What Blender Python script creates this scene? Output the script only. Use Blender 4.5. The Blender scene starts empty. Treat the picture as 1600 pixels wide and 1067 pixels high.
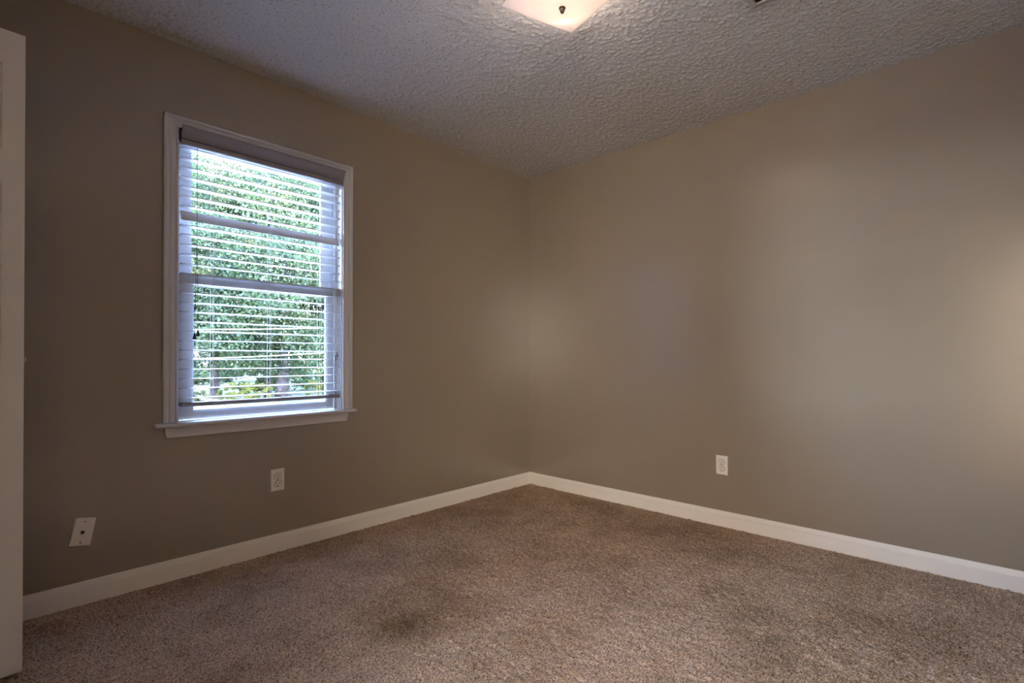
import bpy, bmesh, math, random
import numpy as np
from mathutils import Vector, Matrix, Quaternion

SC = bpy.context.scene
COL = SC.collection
R = math.radians

# ------------------------------------------------------------------ camera
cam_d = bpy.data.cameras.new('camera')
cam = bpy.data.objects.new('camera', cam_d); COL.objects.link(cam)
CAM = Vector((-3.1147, -2.7197, 1.0084))
yaw, pitch, roll = 0.751948, 0.004688, 0.000859
F = Vector((math.cos(yaw)*math.cos(pitch), math.sin(yaw)*math.cos(pitch), math.sin(pitch)))
Rt = Vector((math.sin(yaw), -math.cos(yaw), 0)); Up = Rt.cross(F)
R2 = Rt*math.cos(roll)+Up*math.sin(roll); U2 = -Rt*math.sin(roll)+Up*math.cos(roll)
m = Matrix((( R2.x, U2.x, -F.x, CAM.x), (R2.y, U2.y, -F.y, CAM.y), (R2.z, U2.z, -F.z, CAM.z), (0, 0, 0, 1)))
cam.matrix_world = m
cam_d.sensor_width = 36; cam_d.lens = 806.04/1600*36
cam_d.shift_y = 20.77/1600
cam_d.clip_start = 0.02; cam_d.clip_end = 400
SC.camera = cam

# ------------------------------------------------------------------ view, world, sun, lights
SC.view_settings.view_transform = 'Standard'
SC.view_settings.look = 'None'
SC.view_settings.gamma = 1
SC.view_settings.use_curve_mapping = False
SC.view_settings.exposure = 1.33
SC.cycles.use_denoising = True
SC.cycles.max_bounces = 14
SC.cycles.diffuse_bounces = 8
SC.cycles.transparent_max_bounces = 16
SC.cycles.sample_clamp_indirect = 4.0

W = bpy.data.worlds.new('sky'); SC.world = W; W.use_nodes = True
nt = W.node_tree; nt.nodes.clear()
wo = nt.nodes.new('ShaderNodeOutputWorld'); bg = nt.nodes.new('ShaderNodeBackground')
tc = nt.nodes.new('ShaderNodeTexCoord'); sx = nt.nodes.new('ShaderNodeSeparateXYZ')
cr = nt.nodes.new('ShaderNodeValToRGB')
cr.color_ramp.elements[0].position = 0.0; cr.color_ramp.elements[0].color = (0.80, 0.90, 1.0, 1)
cr.color_ramp.elements[1].position = 0.7; cr.color_ramp.elements[1].color = (0.28, 0.49, 1.0, 1)
nt.links.new(tc.outputs['Generated'], sx.inputs[0]); nt.links.new(sx.outputs['Z'], cr.inputs[0])
nt.links.new(cr.outputs[0], bg.inputs[0]); bg.inputs[1].default_value = 42.0
nt.links.new(bg.outputs[0], wo.inputs[0])

def light(name, kind, loc, energy, color, **kw):
    d = bpy.data.lights.new(name, kind); d.energy = energy; d.color = color
    for k, v in kw.items(): setattr(d, k, v)
    o = bpy.data.objects.new(name, d); COL.objects.link(o); o.location = loc
    return o
sun = light('sun', 'SUN', (0, -10, 30), 22.0, (1.0, 0.93, 0.80), angle=R(0.6))
sun.rotation_euler = Vector((0.45, 0.75, -1.0)).to_track_quat('-Z', 'Y').to_euler()
# sky portal in the window opening
pt = light('window_sky_portal', 'AREA', (-2.032, 0.165, 1.38), 1.0, (1, 1, 1), shape='RECTANGLE', size=0.82, size_y=1.36)
pt.rotation_euler = (R(-90), 0, 0); pt.data.cycles.is_portal = True
# added fill light in an invented hallway, entering by an unseen doorway
hall = light('added_hallway_fill', 'AREA', (-5.30, -4.18, 1.45), 118, (1.0, 0.86, 0.70), shape='RECTANGLE', size=1.3, size_y=1.6)
hall.rotation_euler = Vector((1.0, 0.50, -0.02)).to_track_quat('-Z', 'Y').to_euler()

# ------------------------------------------------------------------ materials
def mat(name, col, rough=0.5, spec=0.5, metal=0.0, bump=None, var=None, translucent=None, emit=None):
    """bump=(scale, strength, distance); var=(scale, colour2, lo, hi)"""
    M = bpy.data.materials.new(name); M.use_nodes = True
    n = M.node_tree; p = n.nodes['Principled BSDF']
    p.inputs['Base Color'].default_value = (*col, 1); p.inputs['Roughness'].default_value = rough
    p.inputs['Specular IOR Level'].default_value = spec; p.inputs['Metallic'].default_value = metal
    t = n.nodes.new('ShaderNodeTexCoord')
    if var:
        nz = n.nodes.new('ShaderNodeTexNoise'); nz.inputs['Scale'].default_value = var[0]; nz.inputs['Detail'].default_value = 4
        rp = n.nodes.new('ShaderNodeValToRGB'); rp.color_ramp.elements[0].position = var[2]; rp.color_ramp.elements[1].position = var[3]
        rp.color_ramp.elements[0].color = (*col, 1); rp.color_ramp.elements[1].color = (*var[1], 1)
        n.links.new(t.outputs['Object'], nz.inputs['Vector']); n.links.new(nz.outputs['Fac'], rp.inputs[0])
        n.links.new(rp.outputs[0], p.inputs['Base Color'])
    if bump:
        b = n.nodes.new('ShaderNodeBump'); b.inputs['Strength'].default_value = bump[1]; b.inputs['Distance'].default_value = bump[2]
        nz = n.nodes.new('ShaderNodeTexNoise'); nz.inputs['Scale'].default_value = bump[0]; nz.inputs['Detail'].default_value = 3
        n.links.new(t.outputs['Object'], nz.inputs['Vector']); n.links.new(nz.outputs['Fac'], b.inputs['Height'])
        n.links.new(b.outputs[0], p.inputs['Normal'])
    if emit:
        p.inputs['Emission Color'].default_value = (*emit[0], 1); p.inputs['Emission Strength'].default_value = emit[1]
    if translucent:
        tr = n.nodes.new('ShaderNodeBsdfTranslucent'); tr.inputs[0].default_value = (*translucent[0], 1)
        mx = n.nodes.new('ShaderNodeMixShader'); mx.inputs[0].default_value = translucent[1]
        n.links.new(p.outputs[0], mx.inputs[1]); n.links.new(tr.outputs[0], mx.inputs[2])
        n.links.new(mx.outputs[0], n.nodes['Material Output'].inputs[0])
    return M

WALL = mat('taupe wall paint', (0.315, 0.262, 0.202), 0.25, 1.0, bump=(160, 0.12, 0.002), var=(1.4, (0.298, 0.247, 0.190), 0.4, 0.65))
CEIL = mat('popcorn ceiling texture', (0.28, 0.27, 0.27), 0.9, 0.2, bump=(420, 0.5, 0.003), var=(105, (0.58, 0.575, 0.57), 0.32, 0.43))  # dark specks paint the shadows of the bumps into the colour
TRIM = mat('white gloss trim paint', (0.62, 0.625, 0.67), 0.33, 0.5, bump=(60, 0.06, 0.001))
BASE = mat('cream baseboard paint', (0.88, 0.85, 0.80), 0.35, 0.5, bump=(40, 0.05, 0.001))
VINYL = mat('white vinyl sash', (0.60, 0.62, 0.65), 0.4, 0.5)
SLAT = mat('white blind slat', (0.66, 0.66, 0.69), 0.45, 0.5, translucent=((0.75, 0.78, 0.8), 0.02))
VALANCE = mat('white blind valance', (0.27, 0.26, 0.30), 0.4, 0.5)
CORD = mat('blind cord', (0.70, 0.69, 0.66), 0.9, 0.2)
DARKWOOD = mat('dark tassel', (0.025, 0.022, 0.02), 0.5, 0.4)
GREYTASSEL = mat('grey tassel', (0.30, 0.28, 0.26), 0.5, 0.4)
PLATE = mat('white outlet plastic', (0.84, 0.81, 0.78), 0.35, 0.5)
SLOT = mat('dark slot', (0.01, 0.009, 0.008), 0.6, 0.2)
METAL = mat('brushed nickel', (0.45, 0.42, 0.38), 0.35, 0.5, 1.0)
BRONZE = mat('bronze finial', (0.10, 0.075, 0.055), 0.35, 0.5, 0.8)
BRASS = mat('dark coax metal', (0.08, 0.065, 0.045), 0.4, 0.5, 0.8)
DOORP = mat('white door paint', (0.84, 0.84, 0.83), 0.4, 0.5, bump=(90, 0.05, 0.001))
VENTM = mat('white vent metal', (0.40, 0.37, 0.34), 0.5, 0.4)
BLACK = mat('dark duct', (0.01, 0.01, 0.01), 0.9, 0.1)
HALLW = mat('hallway paint', (0.78, 0.74, 0.68), 0.6, 0.3)
SIDING = mat('exterior siding', (0.45, 0.42, 0.38), 0.7, 0.3)
BARK = mat('tree bark', (0.012, 0.010, 0.010), 0.9, 0.05, bump=(9, 1.0, 0.05), var=(4, (0.030, 0.025, 0.026), 0.4, 0.6))
GRASS = mat('lawn', (0.022, 0.03, 0.014), 0.95, 0.1, bump=(8, 0.8, 0.05), var=(0.6, (0.045, 0.045, 0.025), 0.4, 0.62))
PAVE = mat('pale driveway', (0.065, 0.055, 0.052), 0.9, 0.2, var=(2, (0.035, 0.032, 0.030), 0.4, 0.6))
BOUNCE = mat('pale bounce ground', (0.84, 0.84, 0.84), 0.9, 0.2, var=(2, (0.80, 0.80, 0.80), 0.4, 0.6))
CABLE = mat('pale cable', (0.45, 0.45, 0.43), 0.6, 0.3)
HOUSEW = mat('pale house wall', (0.2, 0.17, 0.16), 0.8, 0.2)
ROOFM = mat('grey shingle roof', (0.13, 0.12, 0.12), 0.9, 0.2, bump=(6, 0.6, 0.03))
HGLASS = mat('house window glass', (0.03, 0.04, 0.05), 0.1, 0.5)

def leafmat(name, a, b, tr):
    M = mat(name, a, 0.6, 0.16, var=(0.9, b, 0.40, 0.60), translucent=(tr, 0.35))
    return M
LEAF = leafmat('deep green leaves', (0.007, 0.014, 0.009), (0.022, 0.031, 0.015), (0.04, 0.07, 0.02))
LEAFY = leafmat('yellow green leaves', (0.024, 0.032, 0.008), (0.072, 0.070, 0.014), (0.10, 0.11, 0.02))
LEAFP = leafmat('pale green leaves', (0.013, 0.019, 0.009), (0.046, 0.048, 0.018), (0.06, 0.08, 0.03))

WALL.node_tree.nodes['Principled BSDF'].inputs['IOR'].default_value = 1.55
# window glass: clear pane with a faint reflection
GLASS = bpy.data.materials.new('clear window glass'); GLASS.use_nodes = True
n = GLASS.node_tree; n.nodes.clear()
o_ = n.nodes.new('ShaderNodeOutputMaterial'); a_ = n.nodes.new('ShaderNodeBsdfTransparent'); a_.inputs[0].default_value = (0.95, 0.97, 0.97, 1)
g_ = n.nodes.new('ShaderNodeBsdfGlossy'); g_.inputs['Roughness'].default_value = 0.02
fr = n.nodes.new('ShaderNodeFresnel'); fr.inputs[0].default_value = 1.35
x_ = n.nodes.new('ShaderNodeMixShader'); n.links.new(fr.outputs[0], x_.inputs[0])
n.links.new(a_.outputs[0], x_.inputs[1]); n.links.new(g_.outputs[0], x_.inputs[2]); n.links.new(x_.outputs[0], o_.inputs[0])

# frosted lamp glass lit by the bulbs inside
FROST = mat('frosted lamp glass', (0.80, 0.74, 0.71), 0.35, 0.5, translucent=((0.88, 0.80, 0.76), 0.5), emit=((1.0, 0.84, 0.77), 0.12))
BULB = mat('lamp bulb', (1, 0.9, 0.8), 0.5, 0.2, emit=((1.0, 0.80, 0.62), 6.0))

# carpet
CARPET = bpy.data.materials.new('beige cut pile carpet'); CARPET.use_nodes = True
n = CARPET.node_tree; p = n.nodes['Principled BSDF']; p.inputs['Roughness'].default_value = 1.0
p.inputs['Specular IOR Level'].default_value = 0.1
t = n.nodes.new('ShaderNodeTexCoord')
def tex(scale, detail=2, rough=0.5):
    q = n.nodes.new('ShaderNodeTexNoise'); q.inputs['Scale'].default_value = scale; q.inputs['Detail'].default_value = detail
    q.inputs['Roughness'].default_value = rough
    n.links.new(t.outputs['Object'], q.inputs['Vector']); return q
def ramp(src, stops):
    r = n.nodes.new('ShaderNodeValToRGB'); e = r.color_ramp.elements
    e[0].position, e[0].color = stops[0][0], (*stops[0][1], 1); e[1].position, e[1].color = stops[-1][0], (*stops[-1][1], 1)
    for s in stops[1:-1]:
        q = e.new(s[0]); q.color = (*s[1], 1)
    n.links.new(src, r.inputs[0]); return r
def mul(a, b):
    q = n.nodes.new('ShaderNodeMix'); q.data_type = 'RGBA'; q.blend_type = 'MULTIPLY'; q.inputs[0].default_value = 1
    n.links.new(a, q.inputs[6]); n.links.new(b, q.inputs[7]); return q.outputs[2]
fine = ramp(tex(150, 3, 0.7).outputs['Fac'], [(0.36, (0.20, 0.118, 0.068)), (0.5, (0.62, 0.455, 0.335)), (0.64, (0.90, 0.71, 0.55))])
big = ramp(tex(1.7, 3, 0.55).outputs['Fac'], [(0.36, (0.74, 0.72, 0.69)), (0.56, (1, 1, 1))])
mid = ramp(tex(9, 3, 0.6).outputs['Fac'], [(0.35, (0.86, 0.85, 0.84)), (0.6, (1, 1, 1))])
def stain(x, y, rx, ry, dark, col):
    mp = n.nodes.new('ShaderNodeMapping'); mp.vector_type = 'TEXTURE'
    mp.inputs['Location'].default_value = (x, y, 0); mp.inputs['Scale'].default_value = (rx, ry, 1)
    dn = tex(14, 3); ad = n.nodes.new('ShaderNodeVectorMath'); ad.operation = 'MULTIPLY_ADD'
    ad.inputs[1].default_value = (0.12, 0.12, 0); n.links.new(dn.outputs['Color'], ad.inputs[0]); n.links.new(t.outputs['Object'], ad.inputs[2])
    n.links.new(ad.outputs[0], mp.inputs['Vector'])
    g = n.nodes.new('ShaderNodeTexGradient'); g.gradient_type = 'SPHERICAL'; n.links.new(mp.outputs[0], g.inputs[0])
    return ramp(g.outputs['Fac'], [(0.0, (1, 1, 1)), (0.7, col)]).outputs[0]
c = mul(mul(fine.outputs[0], big.outputs[0]), mid.outputs[0])
for s in ((-1.93, -1.03, 0.16, 0.11, 0, (0.62, 0.60, 0.52)), (-1.73, -1.13, 0.30, 0.16, 0, (0.80, 0.77, 0.72)),
          (-1.62, -1.48, 0.42, 0.22, 0, (0.82, 0.79, 0.74))):
    c = mul(c, stain(*s))
n.links.new(c, p.inputs['Base Color'])
bm_ = n.nodes.new('ShaderNodeBump'); bm_.inputs['Strength'].default_value = 0.9; bm_.inputs['Distance'].default_value = 0.006
n.links.new(tex(230, 2, 0.6).outputs['Fac'], bm_.inputs['Height']); n.links.new(bm_.outputs[0], p.inputs['Normal'])

# ------------------------------------------------------------------ mesh helpers
def obj(name, bm, material, parent=None, smooth=False, bevel=0.0):
    me = bpy.data.meshes.new(name); bmesh.ops.recalc_face_normals(bm, faces=bm.faces); bm.to_mesh(me); bm.free()
    return objm(name, me, material, parent, smooth, bevel)
def objm(name, me, material, parent=None, smooth=False, bevel=0.0):
    me.materials.append(material)
    if smooth:
        me.polygons.foreach_set('use_smooth', [True]*len(me.polygons))
    o = bpy.data.objects.new(name, me); COL.objects.link(o)
    if parent: o.parent = parent
    if bevel:
        b = o.modifiers.new('bevel', 'BEVEL'); b.width = bevel; b.segments = 2; b.limit_method = 'ANGLE'
    return o
def empty(name, loc, rot=(0, 0, 0)):
    o = bpy.data.objects.new(name, None); o.empty_display_size = 0.1; COL.objects.link(o); o.location = loc; o.rotation_euler = rot
    return o
def tag(o, label=None, cat=None, group=None, kind=None):
    if label: o['label'] = label
    if cat: o['category'] = cat
    if group: o['group'] = group
    if kind: o['kind'] = kind
    return o
def box(bm, a, b):
    x0, y0, z0 = a; x1, y1, z1 = b
    v = [bm.verts.new(q) for q in ((x0, y0, z0), (x1, y0, z0), (x1, y1, z0), (x0, y1, z0), (x0, y0, z1), (x1, y0, z1), (x1, y1, z1), (x0, y1, z1))]
    for f in ((0, 3, 2, 1), (4, 5, 6, 7), (0, 1, 5, 4), (1, 2, 6, 5), (2, 3, 7, 6), (3, 0, 4, 7)): bm.faces.new([v[i] for i in f])
def boxes(*bs):
    bm = bmesh.new()
    for a, b in bs: box(bm, a, b)
    return bm
def sweep(bm, prof, frames, closed_prof=True, caps=True):
    """frames: list of (origin, xdir, ydir); prof: list of (x, y)"""
    rings = []
    for o, dx, dy in frames:
        rings.append([bm.verts.new(Vector(o)+Vector(dx)*px+Vector(dy)*py) for px, py in prof])
    k = len(prof); rng = range(k) if closed_prof else range(k-1)
    for a, b in zip(rings, rings[1:]):
        for i in rng: bm.faces.new((a[i], a[(i+1) % k], b[(i+1) % k], b[i]))
    if caps and closed_prof:
        bm.faces.new(rings[0]); bm.faces.new(rings[-1][::-1])
def tube(bm, pts, r, seg=8):
    pts = [Vector(q) for q in pts]; fr_ = []
    for i, q in enumerate(pts):
        d = (pts[min(i+1, len(pts)-1)]-pts[max(i-1, 0)]).normalized()
        a = d.orthogonal().normalized() if not fr_ else (fr_[-1][1]-d*fr_[-1][1].dot(d)).normalized()
        rr = r[i] if isinstance(r, (list, tuple)) else r
        fr_.append((q, a, d.cross(a).normalized(), rr))
    rings = [[bm.verts.new(q+(a*math.cos(2*math.pi*j/seg)+b*math.sin(2*math.pi*j/seg))*rr) for j in range(seg)] for q, a, b, rr in fr_]
    for a, b in zip(rings, rings[1:]):
        for j in range(seg): bm.faces.new((a[j], a[(j+1) % seg], b[(j+1) % seg], b[j]))
    bm.faces.new(rings[0]); bm.faces.new(rings[-1][::-1])
def lathe(bm, prof, seg=24, axis='Z', origin=(0, 0, 0)):
    rings = []
    for r_, h in prof:
        ring = []
        for j in range(seg):
            c_, s_ = math.cos(2*math.pi*j/seg)*r_, math.sin(2*math.pi*j/seg)*r_
            v = (c_, s_, h) if axis == 'Z' else (c_, h, s_)
            ring.append(bm.verts.new(Vector(v)+Vector(origin)))
        rings.append(ring)
    for a, b in zip(rings, rings[1:]):
        for j in range(seg): bm.faces.new((a[j], a[(j+1) % seg], b[(j+1) % seg], b[j]))
    bm.faces.new(rings[0]); bm.faces.new(rings[-1][::-1])

# ------------------------------------------------------------------ room shell
H = 2.44; XL = -3.72; YB = -3.62
WX0, WX1, WZ0, WZ1 = -2.450, -1.614, 0.690, 2.060      # rough opening for window
T = 0.15
def struct(name, bm, m_, **k):
    return tag(obj(name, bm, m_, **k), kind='structure')
struct('wall_front', boxes(((XL-T, 0, -0.1), (WX0, T, 2.7)), ((WX1, 0, -0.1), (T, T, 2.7)), ((WX0, 0, -0.1), (WX1, T, WZ0)), ((WX0, 0, WZ1), (WX1, T, 2.7))), WALL)
struct('wall_right', boxes(((0, YB-T, -0.1), (T, 0, 2.7))), WALL)
# left wall with the doorway whose door stands open
DY0, DY1, DH = -1.235, -0.475, 2.05
EY0, EY1 = -3.54, -2.78      # unseen entry doorway, added to let the fill light in
struct('wall_left', boxes(((XL-T, DY1, -0.1), (XL, 0, 2.7)), ((XL-T, EY1, -0.1), (XL, DY0, 2.7)), ((XL-T, DY0, DH), (XL, DY1, 2.7)),
    ((XL-T, YB-T, -0.1), (XL, EY0, 2.7)), ((XL-T, EY0, DH), (XL, EY1, 2.7))), WALL)
struct('wall_back', boxes(((XL, YB-T, -0.1), (0, YB, 2.7))), WALL)

rng = np.random.default_rng(7)
def noise_grid(nx, ny, passes):
    a = rng.random((nx, ny))
    for _ in range(passes):
        a = (a+np.roll(a, 1, 0)+np.roll(a, -1, 0)+np.roll(a, 1, 1)+np.roll(a, -1, 1))/5
    a -= a.mean(); a /= a.std()
    return a
def relief(name, x0, x1, y0, y1, step, zfun, slab, material, smooth=True):
    """a rough surface as a fine grid closed by a slab behind it"""
    nx = int((x1-x0)/step)+1; ny = int((y1-y0)/step)+1
    X, Y = np.meshgrid(np.linspace(x0, x1, nx), np.linspace(y0, y1, ny), indexing='ij')
    Z = zfun(nx, ny)
    co = np.stack([X, Y, Z], -1).reshape(-1, 3)
    i = np.arange(nx*ny).reshape(nx, ny)
    q = np.stack([i[:-1, :-1], i[1:, :-1], i[1:, 1:], i[:-1, 1:]], -1).reshape(-1, 4)
    if slab > 0: q = q[:, ::-1]
    base = len(co)
    bx_ = np.array([(x0-.1, y0-.1), (x1+.1, y0-.1), (x1+.1, y1+.1), (x0-.1, y1+.1)])
    zb = Z.mean()+slab*0.15; z1_ = Z.mean()+slab
    ext = np.array([(a, b, zb) for a, b in bx_]+[(a, b, z1_) for a, b in bx_])
    co = np.vstack([co, ext])
    fs = [(0, 1, 2, 3), (4, 5, 6, 7), (0, 1, 5, 4), (1, 2, 6, 5), (2, 3, 7, 6), (3, 0, 4, 7)]
    q = np.vstack([q, np.array(fs)+base])
    me = bpy.data.meshes.new(name)
    me.vertices.add(len(co)); me.vertices.foreach_set('co', co.ravel())
    me.loops.add(len(q)*4); me.loops.foreach_set('vertex_index', q.ravel().astype(np.int32))
    me.polygons.add(len(q)); me.polygons.foreach_set('loop_start', np.arange(0, len(q)*4, 4, dtype=np.int32))
    me.polygons.foreach_set('loop_total', np.full(len(q), 4, dtype=np.int32))
    me.update(); me.validate()
    return objm(name, me, material, smooth=smooth)
def popcorn(nx, ny):
    a = noise_grid(nx, ny, 1); b = noise_grid(nx, ny, 3)
    h = np.clip(a*0.7+b*0.45, -0.3, 2.4)
    return H-0.0015-0.0019*(h+0.3)
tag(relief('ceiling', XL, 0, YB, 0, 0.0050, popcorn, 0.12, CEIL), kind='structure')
def pile(nx, ny):
    a = noise_grid(nx, ny, 0); b = noise_grid(nx, ny, 2); c_ = noise_grid(nx, ny, 40)
    return 0.0+0.0016*np.clip(a, -2, 2)+0.0016*np.clip(b, -2, 2)+0.0008*c_
tag(relief('floor', XL, 0, YB, 0, 0.0058, pile, -0.12, CARPET), kind='structure')

# baseboards (profile: depth into room, height)
BP = [(0, 0.0), (0.0125, 0.0), (0.0135, 0.066), (0.0125, 0.0685), (0.0095, 0.0705), (0.0085, 0.075), (0.0045, 0.091), (0.002, 0.093), (0, 0.093)]
def baseboard(name, a, b, nrm, ea=0, eb=0):
    a, b, nv = Vector(a), Vector(b), Vector(nrm); d = (b-a).normalized()
    bm = bmesh.new(); rings = []
    for o, e in ((a, ea), (b, eb)):
        rings.append([bm.verts.new(o+nv*px+d*px*e+Vector((0, 0, pz))) for px, pz in BP])
    k = len(BP)
    for i in range(k): bm.faces.new((rings[0][i], rings[0][(i+1) % k], rings[1][(i+1) % k], rings[1][i]))
    bm.faces.new(rings[0]); bm.faces.new(rings[1][::-1])
    return struct(name, bm, BASE)
baseboard('baseboard_front', (XL, 0, 0), (0, 0, 0), (0, -1, 0), 1, -1)
baseboard('baseboard_right', (0, 0, 0), (0, YB, 0), (-1, 0, 0), 1, -1)
baseboard('baseboard_left', (XL, 0, 0), (XL, DY1+0.057, 0), (1, 0, 0), 1, 0)
baseboard('baseboard_back', (XL, YB, 0), (0, YB, 0), (0, 1, 0), 1, -1)

# ------------------------------------------------------------------ window
win = empty('window_1', (0, 0, 0)); tag(win, kind='structure')
CX0, CX1 = -2.439, -1.626      # inner edges of casing
CZ1 = 2.048; SZ = 0.7115       # inner top, stool top
# casing: profile (w from inner edge outward, thickness from wall)
CP = [(0, 0), (0, 0.009), (0.004, 0.012), (0.008, 0.012), (0.010, 0.0075), (0.014, 0.0075), (0.028, 0.0135), (0.032, 0.0135), (0.034, 0.0105), (0.040, 0.0125), (0.043, 0.0185), (0.050, 0.0195), (0.056, 0.0175), (0.0585, 0.014), (0.0585, 0)]
bm = bmesh.new()
sweep(bm, CP, [((CX0, 0, SZ), (-1, 0, 0), (0, -1, 0)), ((CX0, 0, CZ1), (-1, 0, 1), (0, -1, 0)), ((CX1, 0, CZ1), (1, 0, 1), (0, -1, 0)), ((CX1, 0, SZ), (1, 0, 0), (0, -1, 0))])
obj('window_casing', bm, TRIM, win)
# jamb liner boards
J0, J1 = -2.434, -1.631
obj('window_jamb', boxes(((WX0, 0.0, SZ-0.01), (J0, 0.16, 2.055)), ((J1, 0.0, SZ-0.01), (WX1, 0.16, 2.055)), ((J0, 0.0, 2.046), (J1, 0.16, 2.06)),
    ((J0, 0.094, SZ), (J0+0.020, 0.100, 2.046)), ((J1-0.020, 0.094, SZ), (J1, 0.100, 2.046)),
    ((J0, 0.054, SZ), (J0+0.014, 0.062, 2.046)), ((J1-0.014, 0.054, SZ), (J1, 0.062, 2.046)),
    ((J0, 0.135, SZ), (J0+0.022, 0.150, 2.046)), ((J1-0.022, 0.135, SZ), (J1, 0.150, 2.046)), ((J0, 0.135, 2.01), (J1, 0.150, 2.046))), VINYL, win, bevel=0.001)
# stool with rounded nose and horns, apron
bm = bmesh.new()
nose = [(0.055, -0.019), (0.055, 0), (-0.040, 0), (-0.046, -0.003), (-0.049, -0.0095), (-0.046, -0.016), (-0.040, -0.019)]
sweep(bm, [(y, z) for y, z in nose if True][:0] or nose, [((CX0, 0, SZ), (0, 1, 0), (0, 0, 1)), ((CX1, 0, SZ), (0, 1, 0), (0, 0, 1))])
horn = [(0.0, -0.019), (0.0, 0), (-0.040, 0), (-0.046, -0.003), (-0.049, -0.0095), (-0.046, -0.016), (-0.040, -0.019)]
sweep(bm, horn, [((-2.532, 0, SZ), (0, 1, 0), (0, 0, 1)), ((CX0, 0, SZ), (0, 1, 0), (0, 0, 1))])
sweep(bm, horn, [((CX1, 0, SZ), (0, 1, 0), (0, 0, 1)), ((-1.560, 0, SZ), (0, 1, 0), (0, 0, 1))])
obj('window_stool', bm, TRIM, win)
bm = bmesh.new()
AP = [(0, -0.019), (-0.017, -0.019), (-0.020, -0.024), (-0.017, -0.030), (-0.0135, -0.044), (-0.011, -0.060), (-0.0125, -0.066), (-0.009, -0.070), (0, -0.070)]
sweep(bm, AP, [((-2.492, 0, SZ), (0, 1, 0), (0, 0, 1)), ((-2.480, 0, SZ), (0, 1, 0), (0, 0, 1)), ((-1.604, 0, SZ), (0, 1, 0), (0, 0, 1)), ((-1.592, 0, SZ), (0, 1, 0), (0, 0, 1))])
for v in bm.verts:      # returned ends cut back towards the bottom
    h = (SZ-0.019-v.co.z)/0.051
    if v.co.x < -2.486: v.co.x += 0.010*h
    elif v.co.x > -1.598: v.co.x -= 0.010*h
obj('window_apron', bm, TRIM, win)
# sashes
def sash(name, x0, x1, z0, z1, y0, y1, gx0, gx1, gz0, gz1):
    bm = boxes(((x0, y0, z0), (gx0, y1, z1)), ((gx1, y0, z0), (x1, y1, z1)), ((gx0, y0, z0), (gx1, y1, gz0)), ((gx0, y0, gz1), (gx1, y1, z1)))
    s = obj(name, bm, VINYL, win, bevel=0.0015)
    e = 0.006; ym = (y0+y1)/2
    bm = boxes(((gx0, y0+0.006, gz0), (gx0+e, ym, gz1)), ((gx1-e, y0+0.006, gz0), (gx1, ym, gz1)), ((gx0+e, y0+0.006, gz0), (gx1-e, ym, gz0+e)), ((gx0+e, y0+0.006, gz1-e), (gx1-e, ym, gz1)))
    obj('glazing_bead', bm, VINYL, s)
    obj('glass_pane', boxes(((gx0, ym, gz0), (gx1, ym+0.003, gz1))), GLASS, s)
    return s
lo = sash('lower_sash', J0+0.015, J1-0.015, 0.7118, 1.397, 0.063, 0.092, -2.361, -1.686, 0.750, 1.353)
up = sash('upper_sash', J0+0.021, J1-0.021, 1.365, 2.045, 0.102, 0.131, -2.362, -1.698, 1.400, 2.005)
bm = bmesh.new(); box(bm, (-2.065, 0.070, 1.397), (-2.0, 0.088, 1.403)); lathe(bm, [(0.011, 0), (0.011, 0.010), (0.006, 0.013)], 16, 'Z', (-2.03, 0.079, 1.403))
obj('sash_lock', bm, METAL, lo)

# ------------------------------------------------------------------ blind
bl = empty('window_blind', (-2.029, 0.03, 2.02))
tag(bl, 'white two-inch slatted blind with open slats hanging in the window', 'blind')
def pb(name, bm, material, **k):
    o = obj(name, bm, material, bl, **k); o.matrix_parent_inverse = Matrix.Translation((2.029, -0.03, -2.02)); return o
BX0, BX1 = -2.422, -1.637
pb('head_rail', boxes(((BX0, 0.002, 2.000), (BX1, 0.052, 2.043))), SLAT)
bm = bmesh.new()
VP = [(0.0, 1.983), (-0.013, 1.983), (-0.016, 1.987), (-0.016, 2.003), (-0.007, 2.005), (-0.007, 2.009), (-0.017, 2.011), (-0.017, 2.014), (-0.021, 2.018), (-0.021, 2.022), (-0.026, 2.034), (-0.034, 2.048), (-0.040, 2.055), (-0.040, 2.062), (-0.034, 2.062), (-0.022, 2.045), (0.0, 2.030)]
sweep(bm, VP, [((-2.430, 0, 0), (0, 1, 0), (0, 0, 1)), ((-1.628, 0, 0), (0, 1, 0), (0, 0, 1))])
pb('valance', bm, VALANCE)
pb('bracket', boxes(((-2.4365, -0.012, 2.000), (-2.4315, 0.040, 2.050)), ((-2.4365, -0.016, 2.044), (-2.426, -0.012, 2.052))), DARKWOOD)  # bracket; its dark colour also stands in for the shadowed gap here
PITCH = (1.9757-0.8155)/26
LAD = (-2.288, -2.020, -1.748)
def slat_bm():
    bm = bmesh.new(); w = 0.025; t_ = 0.0015
    up_ = [(-w+2*w*i/8, 0.0022*(1-((i-4)/4)**2)) for i in range(9)]
    prof = [(a, b+t_) for a, b in up_]+[(a, b-t_) for a, b in up_[::-1]]
    sweep(bm, prof, [((BX0-BX0-0.3925, 0, 0), (0, 1, 0), (0, 0, 1)), ((0.3925, 0, 0), (0, 1, 0), (0, 0, 1))])
    return bm
me = bpy.data.meshes.new('slat'); b_ = slat_bm(); bmesh.ops.recalc_face_normals(b_, faces=b_.faces); b_.to_mesh(me); b_.free(); me.materials.append(SLAT)
rs = random.Random(3)
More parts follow.
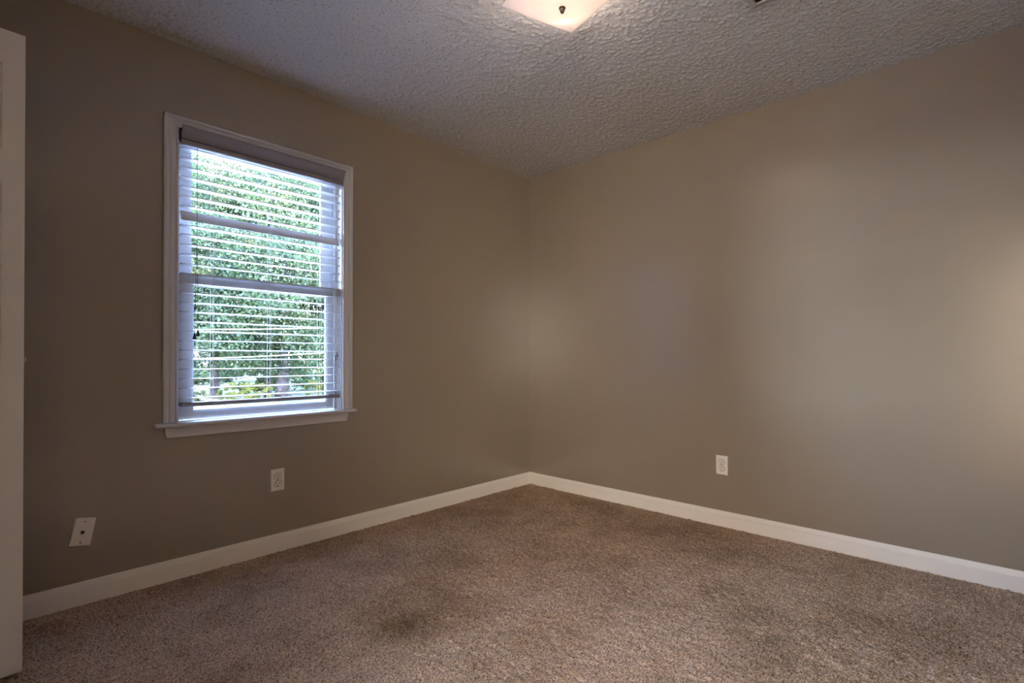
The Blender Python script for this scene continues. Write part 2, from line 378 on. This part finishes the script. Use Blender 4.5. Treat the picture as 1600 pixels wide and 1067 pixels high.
for k in range(27):
    s = bpy.data.objects.new('slat', me); COL.objects.link(s); s.parent = bl
    z = 1.9757-k*PITCH
    if k == 7:
        s.location = (0, 0.030-0.03, 1.666-2.02); s.rotation_euler = (R(64), 0, 0)
        s['label'] = 'slat flipped to a steep tilt, front edge down'
    else:
        s.location = (rs.uniform(-.0006, .0006), 0.030-0.03, z-2.02); s.rotation_euler = (R(rs.uniform(-1.0, 1.0)), R(rs.uniform(-.07, .07)), 0)
bm = boxes(((BX0, 0.003, 0.778), (BX1, 0.053, 0.796)))
pb('bottom_rail', bm, VALANCE, bevel=0.003)
for x in LAD:
    bm = bmesh.new()
    for y in (0.0035, 0.0565):
        tube(bm, [(x, y, 2.0), (x+0.001, y, 1.4), (x, y, 0.79)], 0.0007, 6)
    for k in range(27):
        z = 1.9757-k*PITCH-0.0035
        if k != 7: tube(bm, [(x, 0.0035, z), (x, 0.0565, z)], 0.0005, 5)
    pb('ladder_cord', bm, CORD)
    bm = bmesh.new(); tube(bm, [(x+0.004, 0.030, 2.0), (x+0.004, 0.030, 0.80)], 0.0008, 6)
    tube(bm, [(x-0.004, 0.0, 0.796), (x-0.001, -0.004, 0.790), (x+0.002, -0.001, 0.782), (x+0.012, -0.006, 0.790), (x+0.018, -0.003, 0.795), (x+0.022, -0.002, 0.787)], 0.0009, 6)
    pb('lift_cord', bm, CORD)
    bm = bmesh.new(); tube(bm, [(x-0.006, 0.012, 1.664), (x-0.003, -0.001, 1.655), (x, 0.002, 1.640), (x+0.004, -0.001, 1.655), (x+0.007, 0.010, 1.668)], 0.0008, 6)
    pb('cord_loop', bm, CORD)
def tassel(x, y, z, m_):
    bm = bmesh.new(); lathe(bm, [(0.0015, 0.030), (0.0035, 0.028), (0.005, 0.018), (0.0085, 0.006), (0.0085, 0.001), (0.004, 0.0)], 14, 'Z', (x, y, z))
    return bm
for x, zt in ((-2.372, 1.088), (-2.358, 1.104)):
    bm = bmesh.new(); tube(bm, [(-2.363, -0.004, 1.99), (-2.363, -0.005, 1.55), (x, -0.006, zt+0.029)], 0.0011, 6); c_ = pb('pull_cord', bm, DARKWOOD)
    obj('tassel', tassel(x, -0.006, zt, 0), DARKWOOD, c_).matrix_parent_inverse = Matrix()
for x, zt, xt in ((-1.672, 0.990, -1.670), (-1.667, 1.008, -1.662)):
    bm = bmesh.new(); tube(bm, [(x, -0.004, 1.99), (x, -0.005, 1.5), (xt, -0.006, zt+0.029)], 0.0010, 6); c_ = pb('pull_cord', bm, CORD)
    obj('tassel', tassel(xt, -0.006, zt, 0), GREYTASSEL, c_)

# ------------------------------------------------------------------ wall plates (built facing -Y, origin on the wall)
def rounded_plate(w, h, t_, m_, parent, name):
    bm = bmesh.new(); x, z, i = w/2, h/2, 0.005
    a = [bm.verts.new(q) for q in ((-x, 0, -z), (x, 0, -z), (x, 0, z), (-x, 0, z))]
    b = [bm.verts.new(q) for q in ((-x, -t_*.45, -z), (x, -t_*.45, -z), (x, -t_*.45, z), (-x, -t_*.45, z))]
    c_ = [bm.verts.new(q) for q in ((-x+i, -t_, -z+i), (x-i, -t_, -z+i), (x-i, -t_, z-i), (-x+i, -t_, z-i))]
    for p_, q_ in ((a, b), (b, c_)):
        for k in range(4): bm.faces.new((p_[k], p_[(k+1) % 4], q_[(k+1) % 4], q_[k]))
    bm.faces.new(c_); bm.faces.new(a[::-1])
    return obj(name, bm, m_, parent, bevel=0.001)
def outlet(loc, rotz, label):
    r = empty('wall_outlet', loc, (0, 0, rotz)); tag(r, label, 'outlet', 'duplex outlets low on the walls')
    rounded_plate(0.070, 0.114, 0.006, PLATE, r, 'cover_plate')
    for zc in (0.0195, -0.0195):
        bm = bmesh.new(); pts = []
        for k in range(40):
            a = 2*math.pi*k/40; px, pz = 0.0172*math.cos(a), 0.0172*math.sin(a)
            pts.append((px, max(-0.0142, min(0.0142, pz))))
        sweep(bm, pts, [((0, -0.0055, zc), (1, 0, 0), (0, 0, 1)), ((0, -0.0085, zc), (1, 0, 0), (0, 0, 1))])
        rc = obj('receptacle', bm, PLATE, r)
        bm = bmesh.new()        # shadow gap around the receptacle
        outer = [(px*1.11, pz*1.13) for px, pz in pts]
        ra = [bm.verts.new((a, -0.0062, zc+b)) for a, b in outer]; rb = [bm.verts.new((a, -0.0062, zc+b)) for a, b in pts]
        rc_ = [bm.verts.new((a, -0.0058, zc+b)) for a, b in outer]
        for k in range(40):
            bm.faces.new((ra[k], ra[(k+1) % 40], rb[(k+1) % 40], rb[k])); bm.faces.new((ra[k], rc_[k], rc_[(k+1) % 40], ra[(k+1) % 40]))
        obj('gap', bm, SLOT, rc)
        for x, hh in ((-0.0063, 0.0040), (0.0063, 0.0034)):
            obj('slot', boxes(((x-0.0015, -0.0088, zc+0.0035-hh), (x+0.0015, -0.0084, zc+0.0035+hh))), SLOT, rc)
        bm = bmesh.new(); lathe(bm, [(0.0031, -0.0084), (0.0031, -0.0088)], 14, 'Y', (0, 0, zc-0.0078)); obj('slot', bm, SLOT, rc)
    bm = bmesh.new(); lathe(bm, [(0.003, -0.006), (0.003, -0.0068), (0.002, -0.0074)], 14, 'Y'); obj('screw', bm, METAL, r)
    return r
outlet((-1.9886, 0, 0.3715), 0, 'white duplex outlet under the window on the window wall')
outlet((0, -1.5273, 0.3645), R(-90), 'white duplex outlet on the plain right wall')
cp = empty('cable_wall_plate', (-2.7720, 0, 0.2945), (0, R(10), 0))
tag(cp, 'crooked white cable plate with a round jack low on the window wall', 'wall plate')
rounded_plate(0.070, 0.114, 0.006, PLATE, cp, 'cover_plate')
for z in (0.0415, -0.0415):
    bm = bmesh.new(); lathe(bm, [(0.0026, -0.006), (0.0026, -0.0066), (0.0012, -0.0072)], 14, 'Y', (0, 0, z)); obj('screw', bm, BRASS, cp)
bm = bmesh.new(); lathe(bm, [(0.0062, -0.006), (0.0062, -0.0085), (0.0048, -0.0085), (0.0048, -0.016), (0.003, -0.016)], 18, 'Y'); obj('coaxial_jack', bm, BRASS, cp)

# ------------------------------------------------------------------ open door (its leaf stands parallel to the window wall)
dr = empty('door_1', (XL+0.012, -0.506, 0), (0, 0, R(3.2))); tag(dr, kind='structure')
DW = 0.7325; Tt = 0.035
def panel_door():
    # stiles and rails as one leaf with recessed panels on both faces
    xs = [0, 0.052, 0.335, 0.3975, 0.6805, DW]
    zs = [0.012, 0.164, 0.788, 0.969, 1.560, 1.660, 1.930, 2.030]
    bm = bmesh.new()
    for i in range(5):
        for j in range(7):
            panel = i in (1, 3) and j in (1, 3, 5)
            if not panel: box(bm, (xs[i], 0, zs[j]), (xs[i+1], Tt, zs[j+1]))
            else:
                x0, x1, z0, z1 = xs[i], xs[i+1], zs[j], zs[j+1]
                for y, sg in ((0.0, 1), (Tt, -1)):
                    rings = []
                    for ins, dep in ((0, 0), (0.010, 0.008), (0.028, 0.008), (0.045, 0.002)):
                        rings.append([bm.verts.new(q) for q in ((x0+ins, y+sg*dep, z0+ins), (x1-ins, y+sg*dep, z0+ins), (x1-ins, y+sg*dep, z1-ins), (x0+ins, y+sg*dep, z1-ins))])
                    for a, b in zip(rings, rings[1:]):
                        for k in range(4): bm.faces.new((a[k], a[(k+1) % 4], b[(k+1) % 4], b[k]))
                    bm.faces.new(rings[-1])
    bmesh.ops.remove_doubles(bm, verts=bm.verts, dist=0.0001)
    return bm
obj('door_leaf', panel_door(), DOORP, dr)
obj('latch_plate', boxes(((DW-0.0005, 0.005, 0.970), (DW+0.0018, 0.030, 1.030)), ((DW, 0.011, 0.992), (DW+0.008, 0.024, 1.008))), METAL, dr)
bm = bmesh.new()
for sg, y in ((-1, 0.0), (1, Tt)):
    lathe(bm, [(0.030, y), (0.030, y+sg*0.006), (0.012, y+sg*0.012), (0.010, y+sg*0.035), (0.024, y+sg*0.045), (0.027, y+sg*0.058), (0.018, y+sg*0.066)], 20, 'Y', (DW-0.118, 0, 1.0))
obj('door_knob', bm, METAL, dr)
for z in (0.25, 1.02, 1.80):
    bm = bmesh.new(); lathe(bm, [(0.006, z-0.045), (0.006, z+0.045)], 12, 'Z', (-0.004, 0.0, 0)); obj('hinge', bm, METAL, dr)
# casing and jamb of the doorway in the left wall
bm = bmesh.new()
sweep(bm, CP, [((XL, DY1, 0), (0, 1, 0), (1, 0, 0)), ((XL, DY1, DH), (0, 1, 1), (1, 0, 0)), ((XL, DY0, DH), (0, -1, 1), (1, 0, 0)), ((XL, DY0, 0), (0, -1, 0), (1, 0, 0))])
struct('trim_1', bm, TRIM)
struct('baseboard_left_rear', boxes(((XL, EY1+0.0585, 0), (XL+0.0125, DY0-0.0585, 0.088))), BASE)
bm = bmesh.new()
sweep(bm, CP, [((XL, EY1, 0), (0, 1, 0), (1, 0, 0)), ((XL, EY1, DH), (0, 1, 1), (1, 0, 0)), ((XL, EY0, DH), (0, -1, 1), (1, 0, 0)), ((XL, EY0, 0), (0, -1, 0), (1, 0, 0))])
struct('trim_2', bm, TRIM)
# closet behind the open door, invented hallway that houses the added fill light
struct('wall_closet', boxes(((-4.55, -1.45, -0.1), (-4.45, -0.25, 2.55)), ((-4.45, -0.35, -0.1), (XL-T, -0.25, 2.55)), ((-4.45, -1.45, -0.1), (XL-T, -1.35, 2.55))), WALL)
struct('wall_hallway', boxes(((-5.6, -4.8, -0.1), (-5.5, -2.0, 2.55)), ((-5.5, -2.1, -0.1), (XL-T, -2.0, 2.55)), ((-5.5, -4.8, -0.1), (XL-T, -4.7, 2.55)), ((XL-T, -4.8, -0.1), (XL-T+0.02, YB-T, 2.55))), HALLW)
struct('floor_hallway', boxes(((-5.6, -4.8, -0.15), (XL-T, -2.0, -0.002)), ((-4.55, -1.45, -0.15), (XL-T, -0.25, -0.002)), ((XL-T, DY0, -0.15), (XL, DY1, -0.004)), ((XL-T, EY0, -0.15), (XL, EY1, -0.004))), CARPET)
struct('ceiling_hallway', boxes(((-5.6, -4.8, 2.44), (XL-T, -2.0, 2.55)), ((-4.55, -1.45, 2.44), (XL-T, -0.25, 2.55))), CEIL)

# ------------------------------------------------------------------ ceiling lamp
lampc = (-1.586, -1.545)
la = empty('ceiling_lamp', (lampc[0], lampc[1], H-0.004), (0, 0, R(-17.4)))
tag(la, 'square frosted glass ceiling lamp with bronze finial, lit', 'lamp')
def lp(name, bm, m_, parent=None, **k): return obj(name, bm, m_, parent or la, **k)
bm = bmesh.new(); lathe(bm, [(0.115, 0), (0.115, -0.020), (0.105, -0.026), (0.02, -0.026)], 36); lp('lamp_base', bm, VENTM)
# draped square glass: four corners high, centre low
bm = bmesh.new(); N = 36; S = 0.168
def drop(u, v):
    return -0.076-0.048*(1-abs(u)**2.2)*(1-abs(v)**2.2)
g = [[None]*(N+1) for _ in range(N+1)]; g2 = [[None]*(N+1) for _ in range(N+1)]
for i in range(N+1):
    for j in range(N+1):
        u, v = -1+2*i/N, -1+2*j/N; z = drop(u, v)
        g[i][j] = bm.verts.new((u*S, v*S, z)); g2[i][j] = bm.verts.new((u*S, v*S, z+0.004))
for i in range(N):
    for j in range(N):
        bm.faces.new((g[i][j], g[i][j+1], g[i+1][j+1], g[i+1][j])); bm.faces.new((g2[i][j], g2[i+1][j], g2[i+1][j+1], g2[i][j+1]))
for k in range(N):
    for a, b in (((k, 0), (k+1, 0)), ((k+1, N), (k, N)), ((0, k+1), (0, k)), ((N, k), (N, k+1))):
        bm.faces.new((g[a[0]][a[1]], g[b[0]][b[1]], g2[b[0]][b[1]], g2[a[0]][a[1]]))
lp('lamp_shade', bm, FROST, smooth=True)
bm = bmesh.new(); tube(bm, [(0, 0, -0.02), (0, 0, -0.125)], 0.004, 8)
fn = lp('finial', bm, BRONZE)
bm = bmesh.new(); lathe(bm, [(0.002, -0.146), (0.006, -0.143), (0.0085, -0.136), (0.0095, -0.130), (0.0125, -0.1275), (0.0125, -0.1245)], 18); lp('knob', bm, BRONZE, fn)
for x, y in ((0.066, 0.066), (-0.066, -0.066)):
    bm = bmesh.new(); bmesh.ops.create_uvsphere(bm, u_segments=16, v_segments=10, radius=0.026, matrix=Matrix.Translation((x, y, -0.070)))
    tube(bm, [(x, y, -0.026), (x, y, -0.055)], 0.012, 12); lp('bulb', bm, BULB, smooth=True)
    q = Matrix.Rotation(R(-17.4), 4, 'Z') @ Vector((x, y, -0.070))
    light('bulb_glow', 'POINT', (lampc[0]+q.x, lampc[1]+q.y, H-0.004-0.070), 5.0, (1.0, 0.84, 0.70), shadow_soft_size=0.03)

# ------------------------------------------------------------------ ceiling vent
cv = empty('ceiling_vent', (-0.914, -2.000, H-0.0075)); tag(cv, 'off-white louvred air vent set in the ceiling at the upper edge', 'vent')
VX, VY = -0.20, -0.36; b = 0.026
fr_p = [(0, 0), (b, -0.006), (b, 0.0), ]
bm = bmesh.new()
outer = [(0, 0), (VX, 0), (VX, VY), (0, VY)]; inner = [(-b, -b), (VX+b, -b), (VX+b, VY+b), (-b, VY+b)]
o1 = [bm.verts.new((x, y, -0.001)) for x, y in outer]; o2 = [bm.verts.new((x*1.0, y*1.0, -0.006)) for x, y in outer]
i2 = [bm.verts.new((x, y, -0.011)) for x, y in inner]; i1 = [bm.verts.new((x, y, -0.001)) for x, y in inner]
for k in range(4):
    for a, c_ in ((o1, o2), (o2, i2), (i2, i1)): bm.faces.new((a[k], a[(k+1) % 4], c_[(k+1) % 4], c_[k]))
obj('vent_frame', bm, VENTM, cv)
obj('vent_duct', boxes(((VX+b, VY+b, -0.0020), (-b, -b, -0.0005))), BLACK, cv)
for k in range(12):
    y = -b-0.045-k*0.022
    bm = bmesh.new(); sweep(bm, [(-0.009, -0.0022), (-0.009, -0.0032), (0.004, -0.0102), (0.004, -0.0092)], [((VX+b, y, 0), (0, 1, 0), (0, 0, 1)), ((-b, y, 0), (0, 1, 0), (0, 0, 1))])
    obj('louvre', bm, VENTM, cv)

# ------------------------------------------------------------------ outside
GZ = -0.45
bm = bmesh.new(); box(bm, (-40, 10.0, GZ-0.3), (50, 80, GZ)); struct('ground_lawn', bm, GRASS)
bm = bmesh.new(); box(bm, (-12, 0.15, GZ-0.3), (14, 10.0, GZ+0.01)); struct('ground_bounce', bm, BOUNCE)  # unseen pale ground, added to bounce light up through the window
bm = bmesh.new(); box(bm, (-40, 16.4, GZ), (3.9, 23, GZ+0.03)); struct('ground_driveway', bm, PAVE)

def trunk_bm(h, r0, lean, rnd):
    bm = bmesh.new(); P = [Vector((lean[0]*t_*t_*h, lean[1]*t_*t_*h, t_*h)) for t_ in (0, .04, .1, .25, .45, .7, 1)]
    tube(bm, P, [r0*1.5, r0*1.12, r0, r0*.88, r0*.72, r0*.5, r0*.25], 12)
    for k in range(9):
        t_ = 0.32+0.07*k; q = Vector((lean[0]*t_*t_*h, lean[1]*t_*t_*h, t_*h)); a = rnd.uniform(0, 6.28); L = h*rnd.uniform(.2, .34)
        e = q+Vector((math.cos(a)*L, math.sin(a)*L, L*.6)); mid_ = (q+e)/2+Vector((0, 0, -L*.05))
        tube(bm, [q, mid_, e], [r0*.34, r0*.22, r0*.06], 7)
    return bm
def leaves_mesh(name, n_leaf, crown, size, seed):
    """crown: (rx, ry, rz, zc, clumps) leaves gathered in clumps over an ellipsoid"""
    g_ = np.random.default_rng(seed); rx, ry, rz, zc, ncl = crown
    d = g_.normal(size=(ncl, 3)); d /= np.linalg.norm(d, axis=1)[:, None]
    rad = g_.uniform(0.35, 1.0, ncl)[:, None]**0.6
    cl = d*rad*np.array([rx, ry, rz])+np.array([0, 0, zc])
    k = g_.integers(0, ncl, n_leaf)
    cr_ = g_.uniform(0.5, 1.0, ncl)[k][:, None]*min(rx, rz)*0.30
    e = g_.normal(size=(n_leaf, 3)); e /= np.linalg.norm(e, axis=1)[:, None]
    pos = cl[k]+e*cr_*g_.uniform(0.3, 1, n_leaf)[:, None]**0.5*np.array([1.2, 1.2, 0.75])
    pos = pos[pos[:, 2] > 0.05]; n_leaf = len(pos)
    a = g_.normal(size=(n_leaf, 3)); a[:, 2] -= 0.3; a /= np.linalg.norm(a, axis=1)[:, None]
    b = np.cross(a, g_.normal(size=(n_leaf, 3))); b /= np.linalg.norm(b, axis=1)[:, None]
    nn = np.cross(a, b); s = (size*g_.uniform(0.6, 1.3, n_leaf))[:, None]
    co = np.stack([pos, pos+a*s*.5+b*s*.3+nn*s*.10, pos+a*s, pos+a*s*.5-b*s*.3+nn*s*.10], 1).reshape(-1, 3)
    q = np.arange(n_leaf*4, dtype=np.int32)
    me = bpy.data.meshes.new(name); me.vertices.add(n_leaf*4); me.vertices.foreach_set('co', co.ravel())
    me.loops.add(n_leaf*4); me.loops.foreach_set('vertex_index', q)
    me.polygons.add(n_leaf); me.polygons.foreach_set('loop_start', np.arange(0, n_leaf*4, 4, dtype=np.int32)); me.polygons.foreach_set('loop_total', np.full(n_leaf, 4, dtype=np.int32))
    me.update(); return me
rnd = random.Random(5)
CROWNS = [leaves_mesh('foliage', 60000, (3.5, 2.9, 3.9, 4.5, 120), 0.10, 1), leaves_mesh('foliage', 60000, (3.2, 3.2, 4.6, 5.6, 110), 0.10, 2)]
def tree(x, y, ci, m_, s, rot, r0, lean, label):
    t_ = empty('tree', (x, y, GZ), (0, 0, rot)); t_.scale = (s, s, s); tag(t_, label, 'tree', 'trees outside the window')
    me = CROWNS[ci].copy(); me.materials.clear(); objm('foliage', me, m_, t_)
    obj('trunk', trunk_bm(8.0, r0, lean, rnd), BARK, t_, smooth=True)
    return t_
tree(4.65, 15.6, 0, LEAF, 1.0, 0.3, 0.20, (0.02, 0.0), 'dark green tree with the thick trunk seen low in the right half of the window')
tree(4.50, 16.5, 1, LEAFP, 0.95, 1.7, 0.11, (-0.06, 0.02), 'slender-trunked green tree seen mid window, left of the thick trunk')
tree(2.97, 17.2, 1, LEAF, 1.0, 2.6, 0.14, (0.03, 0), 'tree with a dark straight trunk seen at the left of the window')
tree(-2.4, 16.0, 0, LEAFP, 1.0, 4.0, 0.2, (0.0, 0.02), 'pale green tree left of the window view')
tree(9.6, 17.0, 1, LEAFP, 1.05, 5.2, 0.2, (0, 0), 'pale green tree right of the window view')
tree(3.8, 33.5, 0, LEAFP, 1.8, 0.9, 0.2, (0, 0), 'tall pale tree standing behind the nearer trees, mid window')
tree(13.5, 34.5, 1, LEAFP, 1.6, 2.2, 0.2, (0, 0), 'tall pale tree standing behind the nearer trees, window right')
def shrub(x, y, s, m_, seed, label):
    me = leaves_mesh('shrub', 6000, (0.9, 0.7, 0.55, 0.5, 26), 0.07, seed)
    o = objm('shrub', me, m_); o.location = (x, y, GZ); o.scale = (s, s, s); tag(o, label, 'shrub', 'shrubs outside the window')
shrub(2.95, 15.1, 0.60, LEAFY, 11, 'small yellow green shrub low in the window, near the dark straight trunk')
shrub(3.65, 15.2, 0.55, LEAFY, 12, 'small yellow green shrub low in the window, just left of the slender trunk')
shrub(5.75, 15.1, 0.62, LEAFY, 13, 'small yellow green shrub low in the window, right of the thick trunk')
shrub(1.90, 15.4, 0.42, LEAFP, 14, 'small green shrub at the lower left corner of the window')
for k, x in enumerate((5.0, 7.6, 10.2, 12.8)):
    shrub(x, 19.2+0.3*(k % 2), 1.45, LEAF, 20+k, 'dark green shrub in the hedge row behind the tree trunks')
for k, x in enumerate((1.0, 5.8, 10.4, 15.0, 20.0)):
    shrub(x, 28.5+0.5*(k % 2), 3.6, LEAF if k % 2 else LEAFP, 40+k, 'tall dark thicket far behind the tree trunks')
# neighbouring house
nh = empty('neighbouring_house', (4.0, 40.0, GZ)); tag(nh, 'pale house behind the trees, low in the window', 'building')
obj('house_wall', boxes(((-9, 0, 0), (9, 7, 3.0))), HOUSEW, nh)
bm = bmesh.new(); sweep(bm, [(-0.6, 3.0), (3.5, 5.6), (7.6, 3.0)], [((-9.5, 0, 0), (0, 1, 0), (0, 0, 1)), ((9.5, 0, 0), (0, 1, 0), (0, 0, 1))]); obj('roof', bm, ROOFM, nh)
for x in (-6, -2.5, 2.0, 6): obj('window', boxes(((x, -0.04, 0.9), (x+1.1, 0.02, 2.2))), HGLASS, nh)
# cables strung past the trees between two posts
PX = (-7.0, 14.0)
for k, x in enumerate(PX):
    bm = bmesh.new(); tube(bm, [(0, 0, 0), (0, 0, 3.6)], [0.07, 0.055], 12); o = obj('cable_post', bm, BARK); o.location = (x, 12, GZ)
    tag(o, ('left' if k == 0 else 'right')+' wooden post of the pair that carries the pale cables outside', 'post')
for k, (za, zb, sag) in enumerate(((1.60, 2.90, 0.42), (1.05, 2.35, 0.62))):
    bm = bmesh.new(); A, B = Vector((PX[0], 12, za)), Vector((PX[1], 12, zb))
    tube(bm, [A.lerp(B, i/20)-Vector((0, 0, sag*4*(i/20)*(1-i/20))) for i in range(21)], 0.010, 6)
    tag(obj('overhead_cable', bm, CABLE), ('upper' if k == 0 else 'lower')+' of two thin pale cables sagging across the trees outside', 'cable', 'cables outside the window')
